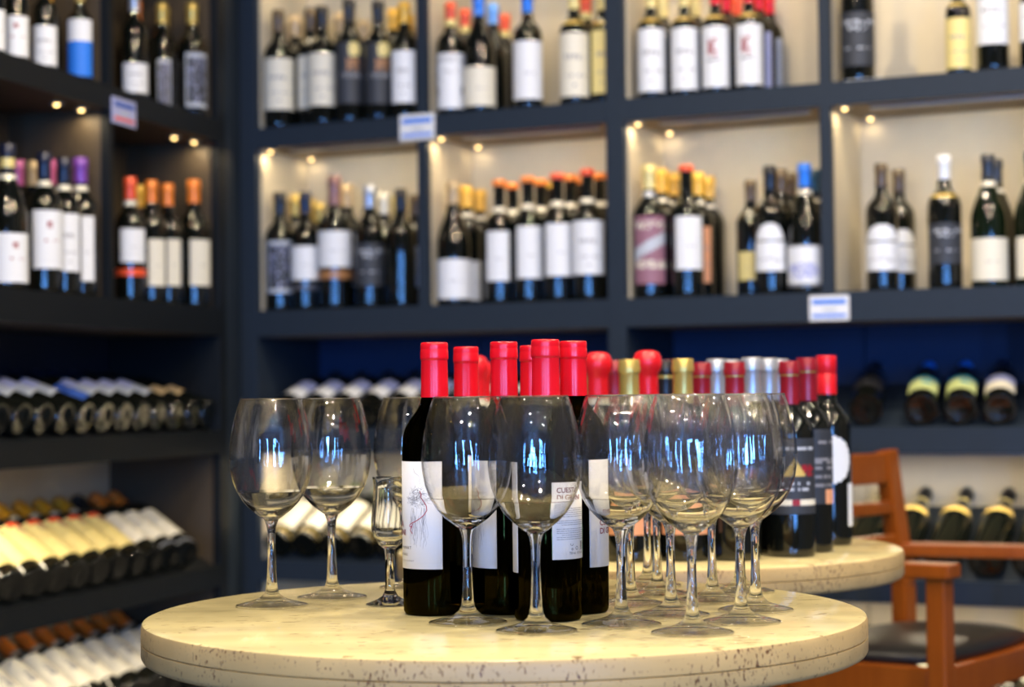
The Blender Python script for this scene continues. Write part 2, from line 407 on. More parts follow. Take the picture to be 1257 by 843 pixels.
for (s0, s1), nm in (((0.045, 0.594), 'bay left of the corner post'), ((0.616, 1.187), 'bay at the far left')):
    for zb, pw, lv in ((LV['U'][0]-LV['U'][1], 0.16, 'middle shelf'), (LV['T'][0]-LV['T'][1], 0.05, 'top shelf')):
        led('L', s0 + 0.03, 0.05, zb, pw*0.8, f'front LED spotlight over the {lv}, left wall {nm}')
        led('L', s0 + 0.12, 0.06, zb, pw*0.6, f'rear LED spotlight over the {lv}, left wall {nm}')
strip('L', 1.02, LV['A'][0]-LV['A'][1], 1.0, 'LED strip under the board above the middle rack, far left', 0.3, 0, 0.13)
strip('L', 0.80, LV['B'][0]-LV['B'][1], 0.30, 'LED strip under the board above the lowest rack, left wall', 0.5)
strip('R', 0.25, LV['A'][0]-LV['A'][1], 0.9, 'LED strip above the middle rack just right of the corner', 0.4)
strip('R', 0.75, LV['A'][0]-LV['A'][1], 0.9, 'LED strip above the middle rack behind the near bottles', 0.4)
strip('R', 1.28, LV['A'][0]-LV['A'][1], 1.7, 'LED strip above the middle rack behind the wooden chair', 0.45)
strip('R', 1.76, LV['A'][0]-LV['A'][1], 1.7, 'LED strip above the middle rack at the far right', 0.45)
strip('R', 1.52, LV['B'][0]-LV['B'][1], 3.0, 'LED strip above the lowest rack behind the wooden chair', 0.9)
strip('R', 0.50, LV['B'][0]-LV['B'][1], 1.0, 'LED strip above the lowest rack near the corner', 0.6)

# ------------------------------------------------------------------ bottles
BODY = {   # profiles for a 0.300 m bottle
 'bordeaux': [(0, .006), (.020, .004), (.031, 0), (.0355, .001), (.0372, .005), (.0375, .012), (.0375, .183), (.0368, .192), (.0340, .202), (.0285, .211), (.0215, .219), (.0165, .226), (.0146, .234), (.0140, .250), (.0140, .2985), (0, .2985)],
 'burgundy': [(0, .006), (.022, .004), (.034, 0), (.0390, .001), (.0408, .005), (.0412, .012), (.0412, .148), (.0400, .162), (.0365, .178), (.0310, .194), (.0245, .210), (.0190, .224), (.0155, .238), (.0142, .252), (.0138, .2985), (0, .2985)],
}
def r_at(kind, z):
    P = BODY[kind][2:-1]
    for (r0, z0), (r1, z1) in zip(P, P[1:]):
        if z0 <= z <= z1 and z1 > z0: return r0 + (r1-r0)*(z-z0)/(z1-z0)
    return P[-1][0]
CACHE = {}
def body_mesh(kind, m, seg):
    k = ('body', kind, m.name, seg)
    if k not in CACHE: CACHE[k] = lathe('glass_body', BODY[kind], m, seg)
    return CACHE[k]
def cap_mesh(kind, style, color, seg):
    k = ('cap', kind, style, color, seg)
    if k in CACHE: return CACHE[k]
    e = .0006
    if style == 'wax':
        pr = [(.0150, .236), (.0162, .2365), (.0158, .262), (.0165, .270), (.0205, .277), (.0218, .286), (.0210, .294), (.0170, .3015), (.010, .3045), (0, .3050)]
    elif style == 'button':
        pr = [(.0148, .286), (.0172, .2865), (.0178, .290), (.0176, .298), (.0150, .3015), (0, .302)]
    elif style == 'screw':
        pr = [(.0150, .240), (.0156, .2403), (.0156, .272), (.0150, .273), (.0150, .274), (.0158, .275), (.0158, .3005), (.0150, .302), (0, .302)]
    elif style == 'short':
        pr = [(.0150, .272), (.0158, .2722), (.0160, .298), (.0150, .302), (0, .302)]
    else:
        z0 = .234 if style == 'long' else .246
        pr = [(r_at(kind, z0)+.0001, z0), (r_at(kind, z0)+e, z0+.0003), (.0150, .252), (.0147, .279), (.0150, .280), (.0166, .2815), (.0168, .290), (.0160, .2920), (.0160, .2995), (.0150, .3010), (0, .3012)]
    CACHE[k] = lathe('capsule', pr, foil(color), seg)
    return CACHE[k]
def band_mesh(z0, z1, kind, color, seg, grow=.0012, m=None):
    k = ('band', z0, z1, kind, color, seg, grow, m.name if m else '')
    if k not in CACHE:
        ra, rb = max(r_at(kind, z0), .0140) + grow, max(r_at(kind, z1), .0140) + grow
        CACHE[k] = lathe('band', [(ra-.001, z0), (ra, z0+.0002), (rb, z1-.0002), (rb-.001, z1)], m or foil(color), seg)
    return CACHE[k]
def style_fn(style):
    rnd = random.Random(style)
    def rows(lst):   # (v0, v1, u0, u1, density, mat idx)
        def f(u, v):
            for (v0, v1, u0, u1, den, mi) in lst:
                if v0 <= v <= v1 and u0 <= u <= u1 and rnd.random() < den: return mi
            return 0
        return f
    S = {
     'print': ([INK], rows([(.58, .66, .25, .75, .5, 1), (.30, .33, .2, .8, .35, 1), (.16, .19, .2, .8, .3, 1)])),
     'plain': ([INK], rows([(.44, .48, .3, .7, .3, 1)])),
     'mark': ([paper('dark red')], rows([(.70, .82, .42, .58, .8, 1), (.45, .50, .25, .75, .4, 1)])),
     'redfigure': ([paper('dark red'), INK], lambda u, v: 1 if (.34+.10*abs(v-.72)*4 > abs(u-.40)*2.2+.10 and .50 < v < .80 and rnd.random() < .75) else (2 if .44 < v < .46 and .25 < u < .6 else 0)),
     'greymark': ([INK], lambda u, v: 1 if (abs(u-.5) < .14 and .40 < v < .70 and rnd.random() < .75) else 0),
     'bluebottom': ([paper('blue')], lambda u, v: 1 if v < .60 else 0),
     'blackprint': ([paper('silver'), paper('deep blue')], rows([(.76, .86, .08, .92, .62, 1), (.66, .72, .3, .7, .5, 1), (.30, .34, .2, .8, .3, 1)])),
     'frame': ([paper('silver'), paper('lilac')], lambda u, v: 1 if (u < .08 or u > .92 or v < .09 or v > .92) else (2 if rnd.random() < .10 else 0)),
     'seal': ([paper('pale yellow'), paper('bronze'), paper('grey')], lambda u, v: 1 if ((u-.62)/.2)**2 + ((v-.88)/.13)**2 < 1 else (2 if abs(u-.55) < .2 and .55 < v < .72 and rnd.random() < .8 else (3 if abs(u-.5) < .4 and .42 < v < .5 and rnd.random() < .5 else 0))),
     'ribbon': ([paper('silver'), paper('cream')], lambda u, v: 1 if abs(v - .56 - (u-.5)*.28) < .09 else (2 if (abs(v-.30) < .05 and rnd.random() < .6) or (abs(v-.86) < .06 and rnd.random() < .4) else 0)),
     'arch': ([INK], lambda u, v: (1 if .2 < v < .3 and rnd.random() < .25 else 0) if (v < .62 or ((u-.5)/.42)**2 + ((v-.66)/.34)**2 < 1 and v > .67) else -1),
     'bluepaint': ([paper('lilac'), paper('grey')], lambda u, v: 2 if (v < .06 or v > .95) else (1 if ((u-.45)/.35)**2 + ((v-.38)/.22)**2 < 1 and rnd.random() < .75 else 0)),
     'waist': ([INK], lambda u, v: -1 if abs(u-.5) > .5 - .11*math.exp(-((v-.33)/.12)**2) else (1 if .86 < v < .92 and rnd.random() < .4 or (.5 < v < .7 and rnd.random() < .2) else 0)),
     'yellowred': ([paper('orange-red'), paper('tan')], lambda u, v: 2 if ((u-.55)/.17)**2 + ((v-.80)/.10)**2 < 1 else (1 if v > .88 and u > .25 or u > .94 else 0)),
     'tealyellow': ([paper('turquoise'), paper('pale green')], lambda u, v: 1 if v > .80 or (abs(u-.62) < .14 and abs(v-.55) < .10) else (2 if v < .30 else 0)),
     'lilactop': ([paper('lilac')], lambda u, v: 1 if v > .52 else 0),
     'halfmoon': ([INK], lambda u, v: (1 if abs(v-.5) < .012 and .5 < u < .75 and rnd.random() < .7 else 0) if (u-.5)**2 + (v-.5)**2 < .25 else -1),
     'darkcrest': ([paper('silver'), paper('gold'), paper('dark red'), paper('cream')],
        lambda u, v: 1 if (.84 < v < .90 and .1 < u < .9 and rnd.random() < .75) or (v > .795 and v < .803 and .05 < u < .95) or (.37 < v < .43 and .25 < u < .8 and rnd.random() < .6) or (.31 < v < .33 and .3 < u < .75 and rnd.random() < .5)
        else (4 if (.13 < v < .20 and (u < .42 or u > .58)) else (3 if (.12 < v < .21 and .42 <= u <= .58) else
        (2 if (abs(u-.48) < .20*(.74-v)/.24 and .50 < v < .74) else (3 if .50 < v < .64 and .62 < u < .88 and rnd.random() < .6 else 0))))),
     'darktext': ([INK, paper('peach')], lambda u, v: 2 if (v < .20 and u > .72) else (1 if ((int(v*34) % 2 == 0 and .15 < v < .62 and rnd.random() < .7) or (.80 < v < .84 and u > .3 and rnd.random() < .8)) else 0)),
     'peachlow': ([paper('peach')], lambda u, v: 1 if v < .35 else 0),
    }
    return S[style]
def label_mesh(kind, z0, z1, half, color, style, nu=28, nv=26, e=.0007):
    k = ('label', kind, round(z0, 3), round(z1, 3), round(half, 2), color, style)
    if k in CACHE: return CACHE[k]
    mats, fn = style_fn(style)
    vs, fs, mi = [], [], []
    for j in range(nv+1):
        z = z0 + (z1-z0)*j/nv; rr = r_at(kind, z) + e
        for i in range(nu+1):
            a = -PI/2 - half + 2*half*i/nu
            vs.append((rr*math.cos(a), rr*math.sin(a), z))
    for j in range(nv):
        for i in range(nu):
            t = fn((i+.5)/nu, (j+.5)/nv)
            if t < 0: continue
            q = j*(nu+1)+i; fs.append((q, q+1, q+nu+2, q+nu+1)); mi.append(t)
    CACHE[k] = mesh('label', vs, fs, [paper(color)] + list(mats), mi)
    return CACHE[k]

def make_bottle(M, h, spec, label, group, seg=22, name='wine_bottle'):
    """M: Matrix (rotation+location), spec dict: kind, cap, capstyle, labels, bands, body"""
    root = bpy.data.objects.new(name, None); COL.objects.link(root); root.empty_display_size = .05
    root.matrix_world = M @ Matrix.Scale(h/0.3012, 4)
    tag(root, label, 'bottle', group)
    kind = spec.get('kind', 'bordeaux')
    link('glass_body', body_mesh(kind, spec.get('body', DARKGLASS), seg), root)
    link('capsule', cap_mesh(kind, spec.get('capstyle', 'foil'), spec.get('cap', 'black'), seg), root)
    for (z0, z1, color) in spec.get('bands', []):
        link('neck_band' if z0 > .2 else 'label_band', band_mesh(z0, z1, kind, color, seg), root)
    for lb in spec.get('labels', []):
        z0, z1, half, color, style = lb[:5]; yaw = lb[5] if len(lb) > 5 else 0
        o = link('label', label_mesh(kind, z0, z1, half, color, style), root)
        o.rotation_euler = (0, 0, yaw)
    return root

# --- standing bottles on the two upper levels
# px, top y, row, cap, capstyle, kind, label (y0, y1, px0, px1, colour, style) or None, bands, text
def stand(wl, level, bay, group, rows, base_yaw=None):
    zt = LV[level][0]
    rows = sorted(rows, key=lambda r: r[0])
    O, D, N = WALL[wl]; ymid = {'M': 300, 'U': 80}[level]
    spans = bays_R if wl == 'R' else [(0.045, 0.590), (0.620, 1.184)]
    pts = []
    fr = [((on_wall(wl, rw[0], ymid, .042) - O).dot(D), rw[0]) for rw in rows if rw[2] == 0]
    taken, newrows = set(), []
    def slot_px(sf, r_): q_ = wall_pt(wl, sf, .042 + .0765*r_, 0); return 628.5 + F*q_.x/q_.y
    for rw in rows:
        rw = list(rw)
        if rw[2] >= 1:
            best = min(((abs(slot_px(sf, r_) - rw[0]) + (0 if r_ == int(rw[2]) else 2), sf, r_) for sf, q_ in fr for r_ in (1, 2) if (sf, r_) not in taken), default=None)
            if best is None or best[0] > 26: continue
            taken.add(best[1:]); rw.append(('slot', best[1], best[2])); rw[2] = best[2]
        newrows.append(rw)
    rows = newrows
    for rw in rows:
        offr = .042 + .0765*rw[2]
        p = on_wall(wl, rw[0], ymid, offr)
        if isinstance(rw[-1], tuple) and len(rw[-1]) == 3 and rw[-1][0] == 'slot':
            p = wall_pt(wl, rw[-1][1], offr, 0); rw.pop()
        h = .302 if rw[1] is None else on_wall(wl, rw[0], rw[1], offr).z - zt
        pts.append([(p - O).dot(D), (p - O).dot(N), (.0378 if rw[5] == 'bordeaux' else .0415)*h/.3012])
    mean = sum(q_[0] for q_ in pts)/len(pts)
    s0, s1 = min(spans, key=lambda t_: abs((t_[0]+t_[1])/2 - mean))
    for it in range(400):
        for i in range(len(pts)):
            for j in range(i):
                a, b = pts[i], pts[j]; dx, dy = a[0]-b[0], a[1]-b[1]; d_ = math.hypot(dx, dy) or 1e-5; gap = a[2]+b[2]+.0008 - d_
                if gap > 0:
                    wi = (1 + 6*rows[i][2]); wj = (1 + 6*rows[j][2]); f = wi/(wi+wj)
                    a[0] += dx/d_*gap*f; a[1] += dy/d_*gap*f; b[0] -= dx/d_*gap*(1-f); b[1] -= dy/d_*gap*(1-f)
        for q_ in pts:
            q_[0] = min(max(q_[0], s0 + q_[2] + .005), s1 - q_[2] - .005); q_[1] = min(max(q_[1], q_[2] + .006), BAY - q_[2] - .002)
    for k, rw in enumerate(rows):
        px, top, row, cap, cs, kind, lab = rw[:7]
        bands = rw[7] if len(rw) > 7 else []
        body = rw[8] if len(rw) > 8 else DARKGLASS
        off = pts[k][1]
        if top is None: h = .302
        else:
            h = on_wall(wl, px, top, off).z - zt
        p = wall_pt(wl, pts[k][0], pts[k][1], zt + .0005)
        sc_ = h/.3012
        yaw = math.atan2(-p.x, p.y)   # label faces the viewer side by default
        if base_yaw is not None: yaw = base_yaw
        spec = dict(kind=kind, cap=cap, capstyle=cs, bands=bands, body=body, labels=[])
        if lab:
            y0, y1, x0, x1, color, style = lab
            pxm = F/p.y     # px per metre
            zhi = (on_wall(wl, px, y0, off).z - zt)/sc_; zlo = (on_wall(wl, px, y1, off).z - zt)/sc_
            top_body = .186 if kind == 'bordeaux' else .15
            zlo = max(.014, zlo); zhi = min(zhi, top_body + .006)
            r_ = .0375*sc_*pxm
            cx = (x0 + x1)/2 - px; hw = (x1 - x0)/2
            a0 = math.asin(max(-.98, min(.98, (x0 - px)/r_))); a1 = math.asin(max(-.98, min(.98, (x1 - px)/r_)))
            half = max(.25, (a1 - a0)/2); mid = (a1 + a0)/2
            spec['labels'].append((round(zlo, 3), round(zhi, 3), round(half, 1), color, style, mid))
        Mx = Matrix.Translation(p) @ Matrix.Rotation(yaw, 4, 'Z')
        ldesc = f", {lab[4]} label" if lab else ''
        front = 'front' if row == 0 else 'behind'
        capn = {'wax': 'wax-topped', 'button': 'disc-capped'}.get(cs, 'capped')
        text = f"{cap}-capped bottle{ldesc}, {ORD[k]} from left, {bay}"
        make_bottle(Mx, h, spec, text, group, seg=22)
W_, C_, Y_ = 'white', 'cream', 'yellow'
bx_, bg_ = 'bordeaux', 'burgundy'
cc = [(.222, .232, 'cream')]
# right wall, middle level
stand('R', 'M', 'middle shelf, bay right of corner', 'bottles on the middle shelf right of the corner', [
 (330, 237, 0, 'black', 'foil', bx_, (298, 361, 315, 345, 'charcoal', 'frame')),
 (350, 240, 1, 'gold', 'foil', bx_, None),
 (361, 237, 0, 'navy', 'foil', bx_, (304, 345, 341, 381, W_, 'plain'), [(.050, .062, 'ash')]),
 (371, 246, 1, 'gold', 'foil', bx_, None), (385, 250, 2, 'gold', 'foil', bx_, None, cc),
 (409, 216, 0, 'rose-brown', 'long', bx_, (285, 329, 389, 429, W_, 'plain'), [(.066, .086, 'bronze')]),
 (431, 226, 1, 'tan', 'foil', bx_, (300, 352, 428, 440, 'ash', 'plain')), (442, 233, 2, 'cream', 'foil', bx_, None),
 (453, 228, 0, 'silver', 'foil', bx_, (300, 352, 436, 470, 'charcoal', 'blackprint')),
 (462, 238, 1, 'cream', 'foil', bx_, None), (474, 242, 1, 'pale yellow', 'foil', bx_, None),
 (492, 232, 0, 'black', 'foil', bx_, None), (503, 240, 1, 'brown', 'foil', bx_, (304, 354, 500, 511, 'silver', 'plain'))])
btn = [(.222, .234, 'cream')]
stand('R', 'M', 'middle shelf, second bay from corner', 'bottles on the middle shelf second bay', [
 (550, 224, 0, 'tan', 'foil', bg_, (320, 369, 530, 570, W_, 'plain')),
 (562, 229, 1, 'golden yellow', 'foil', bx_, (322, 370, 566, 578, W_, 'plain'), cc),
 (576, 234, 2, 'golden yellow', 'foil', bx_, None, cc),
 (617, 221, 0, 'orange', 'button', bx_, (285, 346, 601, 629, W_, 'plain'), btn),
 (631, 225, 1, 'orange', 'button', bx_, None, btn),
 (646, 217, 0, 'orange', 'button', bx_, (279, 343, 632, 663, W_, 'plain'), btn),
 (657, 221, 1, 'orange', 'button', bx_, None, btn), (670, 225, 2, 'golden yellow', 'button', bx_, None, btn),
 (682, 213, 0, 'orange-red', 'button', bx_, (276, 340, 668, 700, W_, 'plain'), btn),
 (696, 215, 1, 'orange', 'button', bx_, None, btn), (709, 219, 2, 'orange', 'button', bx_, None, btn),
 (721, 208, 0, 'orange-red', 'button', bx_, (272, 338, 702, 743, W_, 'print'), btn),
 (735, 213, 1.2, 'orange', 'button', bx_, None, btn)])
stand('R', 'M', 'middle shelf, third bay from corner', 'bottles on the middle shelf third bay', [
 (791, 203, 0, 'pale yellow', 'foil', bx_, (267, 350, 773, 809, 'mauve', 'ribbon'), [(.228, .240, 'silver')]),
 (804, 208, 1, 'golden yellow', 'foil', bx_, None, cc), (815, 213, 2, 'golden yellow', 'foil', bx_, None, cc), (827, 218, 2.7, 'golden yellow', 'foil', bx_, None, cc),
 (843, 203, 0, 'orange-red', 'button', bx_, (267, 332, 829, 861, W_, 'plain')),
 (857, 212, 1, 'golden yellow', 'foil', bx_, (280, 348, 862, 872, 'peach', 'print'), cc),
 (869, 217, 2, 'golden yellow', 'foil', bx_, None, cc),
 (923, 221, 0.9, 'brown', 'foil', bx_, (310, 345, 908, 930, 'pale yellow', 'plain')),
 (946, 204, 0, 'black', 'foil', bx_, (276, 334, 928, 963, W_, 'arch')),
 (956, 208, 1, 'brown', 'foil', bx_, None), (967, 213, 2, 'brown', 'foil', bx_, None),
 (988, 201, 0, 'blue', 'foil', bg_, (302, 353, 964, 1009, W_, 'bluepaint'), [(.228, .240, 'cream')]),
 (995, 209, 1, 'teal', 'foil', bx_, None, cc)])
stand('R', 'M', 'middle shelf, far right bay', 'bottles on the middle shelf far right bay', [
 (1083, 201, 0, 'brown', 'foil', bx_, (277, 333, 1063, 1104, W_, 'arch')),
 (1107, 208, 1, 'brown', 'foil', bx_, (283, 335, 1092, 1128, W_, 'arch')),
 (1160, 191, 0, 'white', 'foil', bx_, (275, 325, 1141, 1180, 'charcoal', 'blackprint'), [(.205, .213, 'gold')]),
 (1214, 190, 0, 'charcoal', 'foil', bg_, (294, 345, 1193, 1236, C_, 'plain'), [(.228, .240, 'cream')], GREENBODY),
 (1224, 196, 1, 'charcoal', 'foil', bg_, None, cc),
 (1268, 186, 0, 'charcoal', 'foil', bg_, (292, 342, 1250, 1290, C_, 'plain'), [(.228, .240, 'cream')], GREENBODY)])
# right wall, upper level
stand('R', 'U', 'top shelf, bay right of corner', 'bottles on the top shelf right of the corner', [
 (331, 14, 0, 'brown', 'foil', bx_, (75, 138, 313, 351, C_, 'print')),
 (346, 22, 1, 'tan', 'foil', bx_, None), (365, 13, 0.35, 'brown', 'foil', bx_, (73, 137, 349, 372, C_, 'print')),
 (378, 20, 1.2, 'tan', 'foil', bx_, None),
 (391, 9, 0, 'black', 'foil', bx_, (68, 133, 371, 409, C_, 'print')), (407, 18, 1.2, 'tan', 'foil', bx_, None),
 (426, 0, 0, 'black', 'foil', bx_, (50, 130, 411, 443, 'charcoal', 'seal')),
 (440, 26, 1.6, 'tan', 'foil', bx_, None),
 (465, 2, 0, 'black', 'foil', bx_, (52, 130, 450, 482, 'charcoal', 'seal')),
 (478, 12, 1, 'golden yellow', 'foil', bx_, None), (490, 20, 2, 'golden yellow', 'foil', bx_, None),
 (496, 3, 0, 'golden yellow', 'foil', bx_, (65, 129, 481, 508, W_, 'print'))])
seal = [(.236, .254, 'pale yellow')]
stand('R', 'U', 'top shelf, second bay from corner', 'bottles on the top shelf second bay', [
 (555, 3, 0, 'orange-red', 'foil', bx_, (68, 142, 538, 570, W_, 'waist'), seal),
 (572, 12, 1, 'orange-red', 'foil', bx_, None, seal),
 (586, -6, 0, 'blue', 'foil', bg_, (85, 141, 568, 606, C_, 'plain')),
 (606, 5, 1, 'light blue', 'foil', bg_, None), 
 (621, 18, 2, 'orange-red', 'foil', bx_, (94, 144, 615, 625, C_, 'plain'), seal),
 (629, 22, 2.6, 'orange-red', 'foil', bx_, None),
 (648, -10, 0, 'blue', 'foil', bx_, (53, 124, 629, 667, W_, 'plain')),
 (706, -14, 0, 'pale yellow', 'foil', bx_, (43, 121, 686, 727, C_, 'print'), [(.205, .215, 'gold')]),
 (722, -6, 1, 'orange-red', 'foil', bx_, None, seal),
 (736, -12, 0.5, 'pale yellow', 'foil', bx_, (40, 118, 722, 748, 'pale yellow', 'print'), [(.205, .215, 'gold')])])
stand('R', 'U', 'top shelf, third bay from corner', 'bottles on the top shelf third bay', [
 (800, -15, 0, 'pale yellow', 'foil', bx_, (38, 115, 781, 820, W_, 'print'), [(.205, .214, 'gold')]),
 (816, -6, 1, 'pale yellow', 'foil', bx_, None, seal),
 (841, -16, 0, 'pale yellow', 'foil', bx_, (37, 113, 822, 860, W_, 'print'), [(.205, .214, 'gold')]),
 (858, -7, 1, 'pale yellow', 'foil', bx_, None, seal),
 (879, -18, 0, 'red', 'foil', bx_, (35, 113, 861, 897, W_, 'redfigure'), [(.205, .214, 'gold')]),
 (895, -8, 1, 'red', 'foil', bx_, None), (903, -4, 2, 'orange-red', 'foil', bx_, None),
 (920, -20, 0, 'red', 'foil', bx_, (32, 111, 899, 940, W_, 'redfigure'), [(.205, .214, 'gold')]),
 (935, -10, 1, 'red', 'foil', bx_, (42, 117, 941, 949, 'lilac', 'plain')), (943, -5, 2, 'red', 'foil', bx_, (50, 117, 951, 957, 'silver', 'plain'))])
stand('R', 'U', 'top shelf, far right bay', 'bottles on the top shelf far right bay', [
 (1053, -62, 0, 'black', 'foil', bx_, (18, 84, 1032, 1074, 'charcoal', 'blackprint'), [(.205, .212, 'gold')]),
 (1177, -30, 0, 'black', 'foil', bx_, (24, 88, 1158, 1196, 'pale yellow', 'print'), [(.205, .214, 'gold')]),
 (1219, -66, 0, 'navy', 'foil', bx_, (-12, 57, 1196, 1242, W_, 'print')),
 (1268, -40, 0, 'brown', 'foil', bx_, (-12, 52, 1249, 1286, W_, 'print'))])
# left wall
FL = R(28)
stand('L', 'U', 'top shelf, far left bay', 'bottles on the top shelf far left bay', [
 (-8, -45, 0, 'black', 'foil', bx_, (14, 72, -26, 8, W_, 'mark')),
 (20, -42, 0, 'tan', 'foil', bx_, (22, 84, 4, 38, W_, 'mark')),
 (42, -25, 1, 'mustard', 'foil', bx_, None),
 (55, -30, 0, 'brown', 'foil', bx_, (34, 97, 38, 72, W_, 'print')),
 (74, -20, 1, 'black', 'foil', bx_, (15, 86, 65, 82, W_, 'bluebottom')),
 (98, -18, 0, 'gold', 'foil', bx_, (26, 97, 84, 115, W_, 'bluebottom'))])
stand('L', 'U', 'top shelf, bay left of corner', 'bottles on the top shelf left of the corner', [
 (150, -6, 1, 'orange', 'foil', bx_, None),
 (165, -8, 0, 'silver', 'foil', bx_, (80, 132, 151, 181, W_, 'print')),
 (178, 0, 1, 'gold', 'foil', bx_, (68, 128, 176, 192, 'grey', 'frame')),
 (199, 5, 0.6, 'gold', 'foil', bx_, (76, 138, 194, 209, 'ash', 'frame')),
 (236, 5, 0, 'gold', 'foil', bx_, (68, 134, 228, 253, 'charcoal', 'frame'))])
stand('L', 'M', 'middle shelf, far left bay', 'bottles on the middle shelf far left bay', [
 (12, 178, 0, 'navy', 'foil', bg_, (288, 350, 0, 37, W_, 'mark'), [(.252, .272, 'pale yellow'), (.228, .238, 'cream')]),
 (25, 198, 1.2, 'pink', 'foil', bx_, None), (38, 198, 2, 'tan', 'foil', bx_, None),
 (55, 188, 0, 'navy', 'foil', bx_, (260, 331, 41, 76, W_, 'mark'), [(.228, .240, 'cream')]),
 (64, 197, 1, 'pink', 'foil', bx_, None, cc),
 (83, 195, 0, 'navy', 'foil', bx_, (265, 335, 76, 101, W_, 'print'), [(.228, .240, 'cream')]),
 (103, 195, 0, 'purple', 'foil', bx_, (268, 347, 99, 119, W_, 'plain'), [(.228, .240, 'cream')])])
stand('L', 'M', 'middle shelf, bay left of corner', 'bottles on the middle shelf left of the corner', [
 (160, 218, 0, 'orange-red', 'foil', bx_, (282, 323, 148, 177, W_, 'plain'), [(.060, .078, 'orange-red'), (.232, .244, 'cream')]),
 (170, 228, 1, 'golden yellow', 'foil', bx_, None),
 (186, 222, 0, 'orange', 'foil', bx_, (295, 352, 182, 202, C_, 'plain')),
 (206, 226, 0, 'orange', 'foil', bx_, (295, 352, 202, 221, C_, 'plain')),
 (241, 222, 0, 'orange', 'foil', bx_, (296, 352, 236, 261, C_, 'plain'))])

# --- lying bottles in the sloping racks
def lying(wl, level, s, spec, text, group, T=TILT, toward=None, h=.30):
    O, D, N = WALL[wl]; zt = LV[level][0]
    n = Vector(toward).normalized() if toward else N
    a = (n*math.cos(T) + Vector((0, 0, 1))*math.sin(T)).normalized()
    up = (Vector((0, 0, 1))*math.cos(T) - n*math.sin(T)).normalized()
    P0 = wall_pt(wl, s, 0.024, zt + math.tan(T)*(0.004)) 
    rr = (.0375 if spec.get('kind', bx_) == bx_ else .0412)*h/.3012
    c = P0 + up*(rr + .0015)
    y = -up; x = y.cross(a).normalized()
    M = Matrix((x, y, a)).transposed().to_4x4(); M.translation = c
    return make_bottle(M, h, spec, text, group, seg=20)
def rack(wl, level, ss, fn, place, group, **kw):
    n_ = len(ss)
    px = [(s, (lambda p: p.x/p.y)(wall_pt(wl, s, 0, 0))) for s in ss]
    order = {s: i for i, (s, q) in enumerate(sorted(px, key=lambda t: t[1]))}
    for k, s in enumerate(ss):
        spec, d = fn(k)
        lying(wl, level, s, spec, f"{d}, {ORD[order[s]]} from left, {place}", group, **kw)
HL = 0.98
TB_ = R(27)
def la(k):
    if k < 2: return dict(cap='black', labels=[(.08, .12, HL, 'tan', 'plain')]), 'lying dark bottle with narrow tan label'
    if k == 6: return dict(cap='navy', labels=[(.05, .13, HL, 'deep blue', 'print')]), 'lying dark bottle with deep blue label'
    return dict(cap='navy', labels=[(.080, .165, HL, 'silver', 'lilactop')]), 'lying dark bottle with pale lilac label'
rack('L', 'A', [.085 + .0885*i for i in range(12)], la, 'upper rack, left wall', 'bottles in the upper left rack')
def lb(k):
    if k < 2: return dict(cap='orange', labels=[(.045, .165, HL, 'cream', 'plain')], bands=[(.015, .020, 'silver')]), 'lying orange-capped bottle with cream label'
    if k < 3: return dict(cap='black', labels=[(.045, .165, HL, 'cream', 'plain')]), 'lying black-capped bottle with cream label'
    return dict(cap='mustard', labels=[(.035, .18, HL, 'pale yellow', 'yellowred')], bands=[(.228, .240, 'cream')]), 'lying mustard-capped bottle with yellow label'
rack('L', 'B', [.215 + .0885*i for i in range(11)], lb, 'middle rack, left wall', 'bottles in the middle left rack', T=TB_, toward=(-.79, .61, 0))
def lc(k):
    return dict(cap='orange', capstyle='long', labels=[(.045, .185, HL, 'cream', 'greymark')], bands=[(.222, .236, 'cream')]), 'lying orange-capped bottle with white label'
rack('L', 'C', [.21 + .0885*i for i in range(11)], lc, 'lowest rack, left wall', 'bottles in the lowest left rack', T=TB_, toward=(-.79, .61, 0))
def ra(k): return dict(cap='black', labels=[(.055, .150, HL, 'white', 'lilactop')]), 'lying dark bottle with white and lilac label'
rack('R', 'A', [.085 + .0805*i for i in range(11)], ra, 'upper rack near corner', 'bottles in the upper rack right of the corner')
tw = (.27, .96, 0)
def sR(px, y): 
    p = on_wall('R', px, y, 0.02); return (p - OR_).dot(DR)
def ra2(k):
    if k < 4: return dict(cap='black', labels=[(.06, .13, HL, 'black', 'plain')]), 'lying black bottle with black label'
    if k < 6: return dict(cap='blue', labels=[(.035, .120, HL, 'pale green', 'tealyellow')]), 'lying bottle with green and turquoise label'
    return dict(cap='navy', labels=[(.035, .125, HL, 'cream', 'lilactop')]), 'lying bottle with cream and lilac label'
rack('R', 'A', [sR(x, 510) for x in (806, 870, 940, 1062, 1131, 1179, 1227)], ra2, 'upper rack at far right', 'bottles in the upper right rack', toward=tw)
def rb(k): return dict(cap='pale green', labels=[(.040, .165, HL, 'cream', 'plain')], bands=[(.018, .022, 'gold')]), 'lying green-capped bottle with cream label'
rack('R', 'B', [.075 + .0805*i for i in range(11)], rb, 'middle rack near corner', 'bottles in the middle rack right of the corner', T=TB_)
def rb2(k): return dict(kind=bg_, cap='black', labels=[(.155, .178, 1.0, 'gold', 'print')], bands=[(.244, .252, 'pale yellow')]), 'lying dark bottle with gold shoulder label'
rack('R', 'B', [1.10 + .0945*i for i in range(10)], rb2, 'middle rack behind chair', 'bottles in the middle right rack', T=TB_)
def rc2(k): return dict(cap='black', labels=[(.045, .165, HL, 'cream', 'plain')]), 'lying bottle with cream label'
rack('R', 'C', [1.36 + .089*i for i in range(7)], rc2, 'lowest rack behind chair', 'bottles in the lowest right rack')

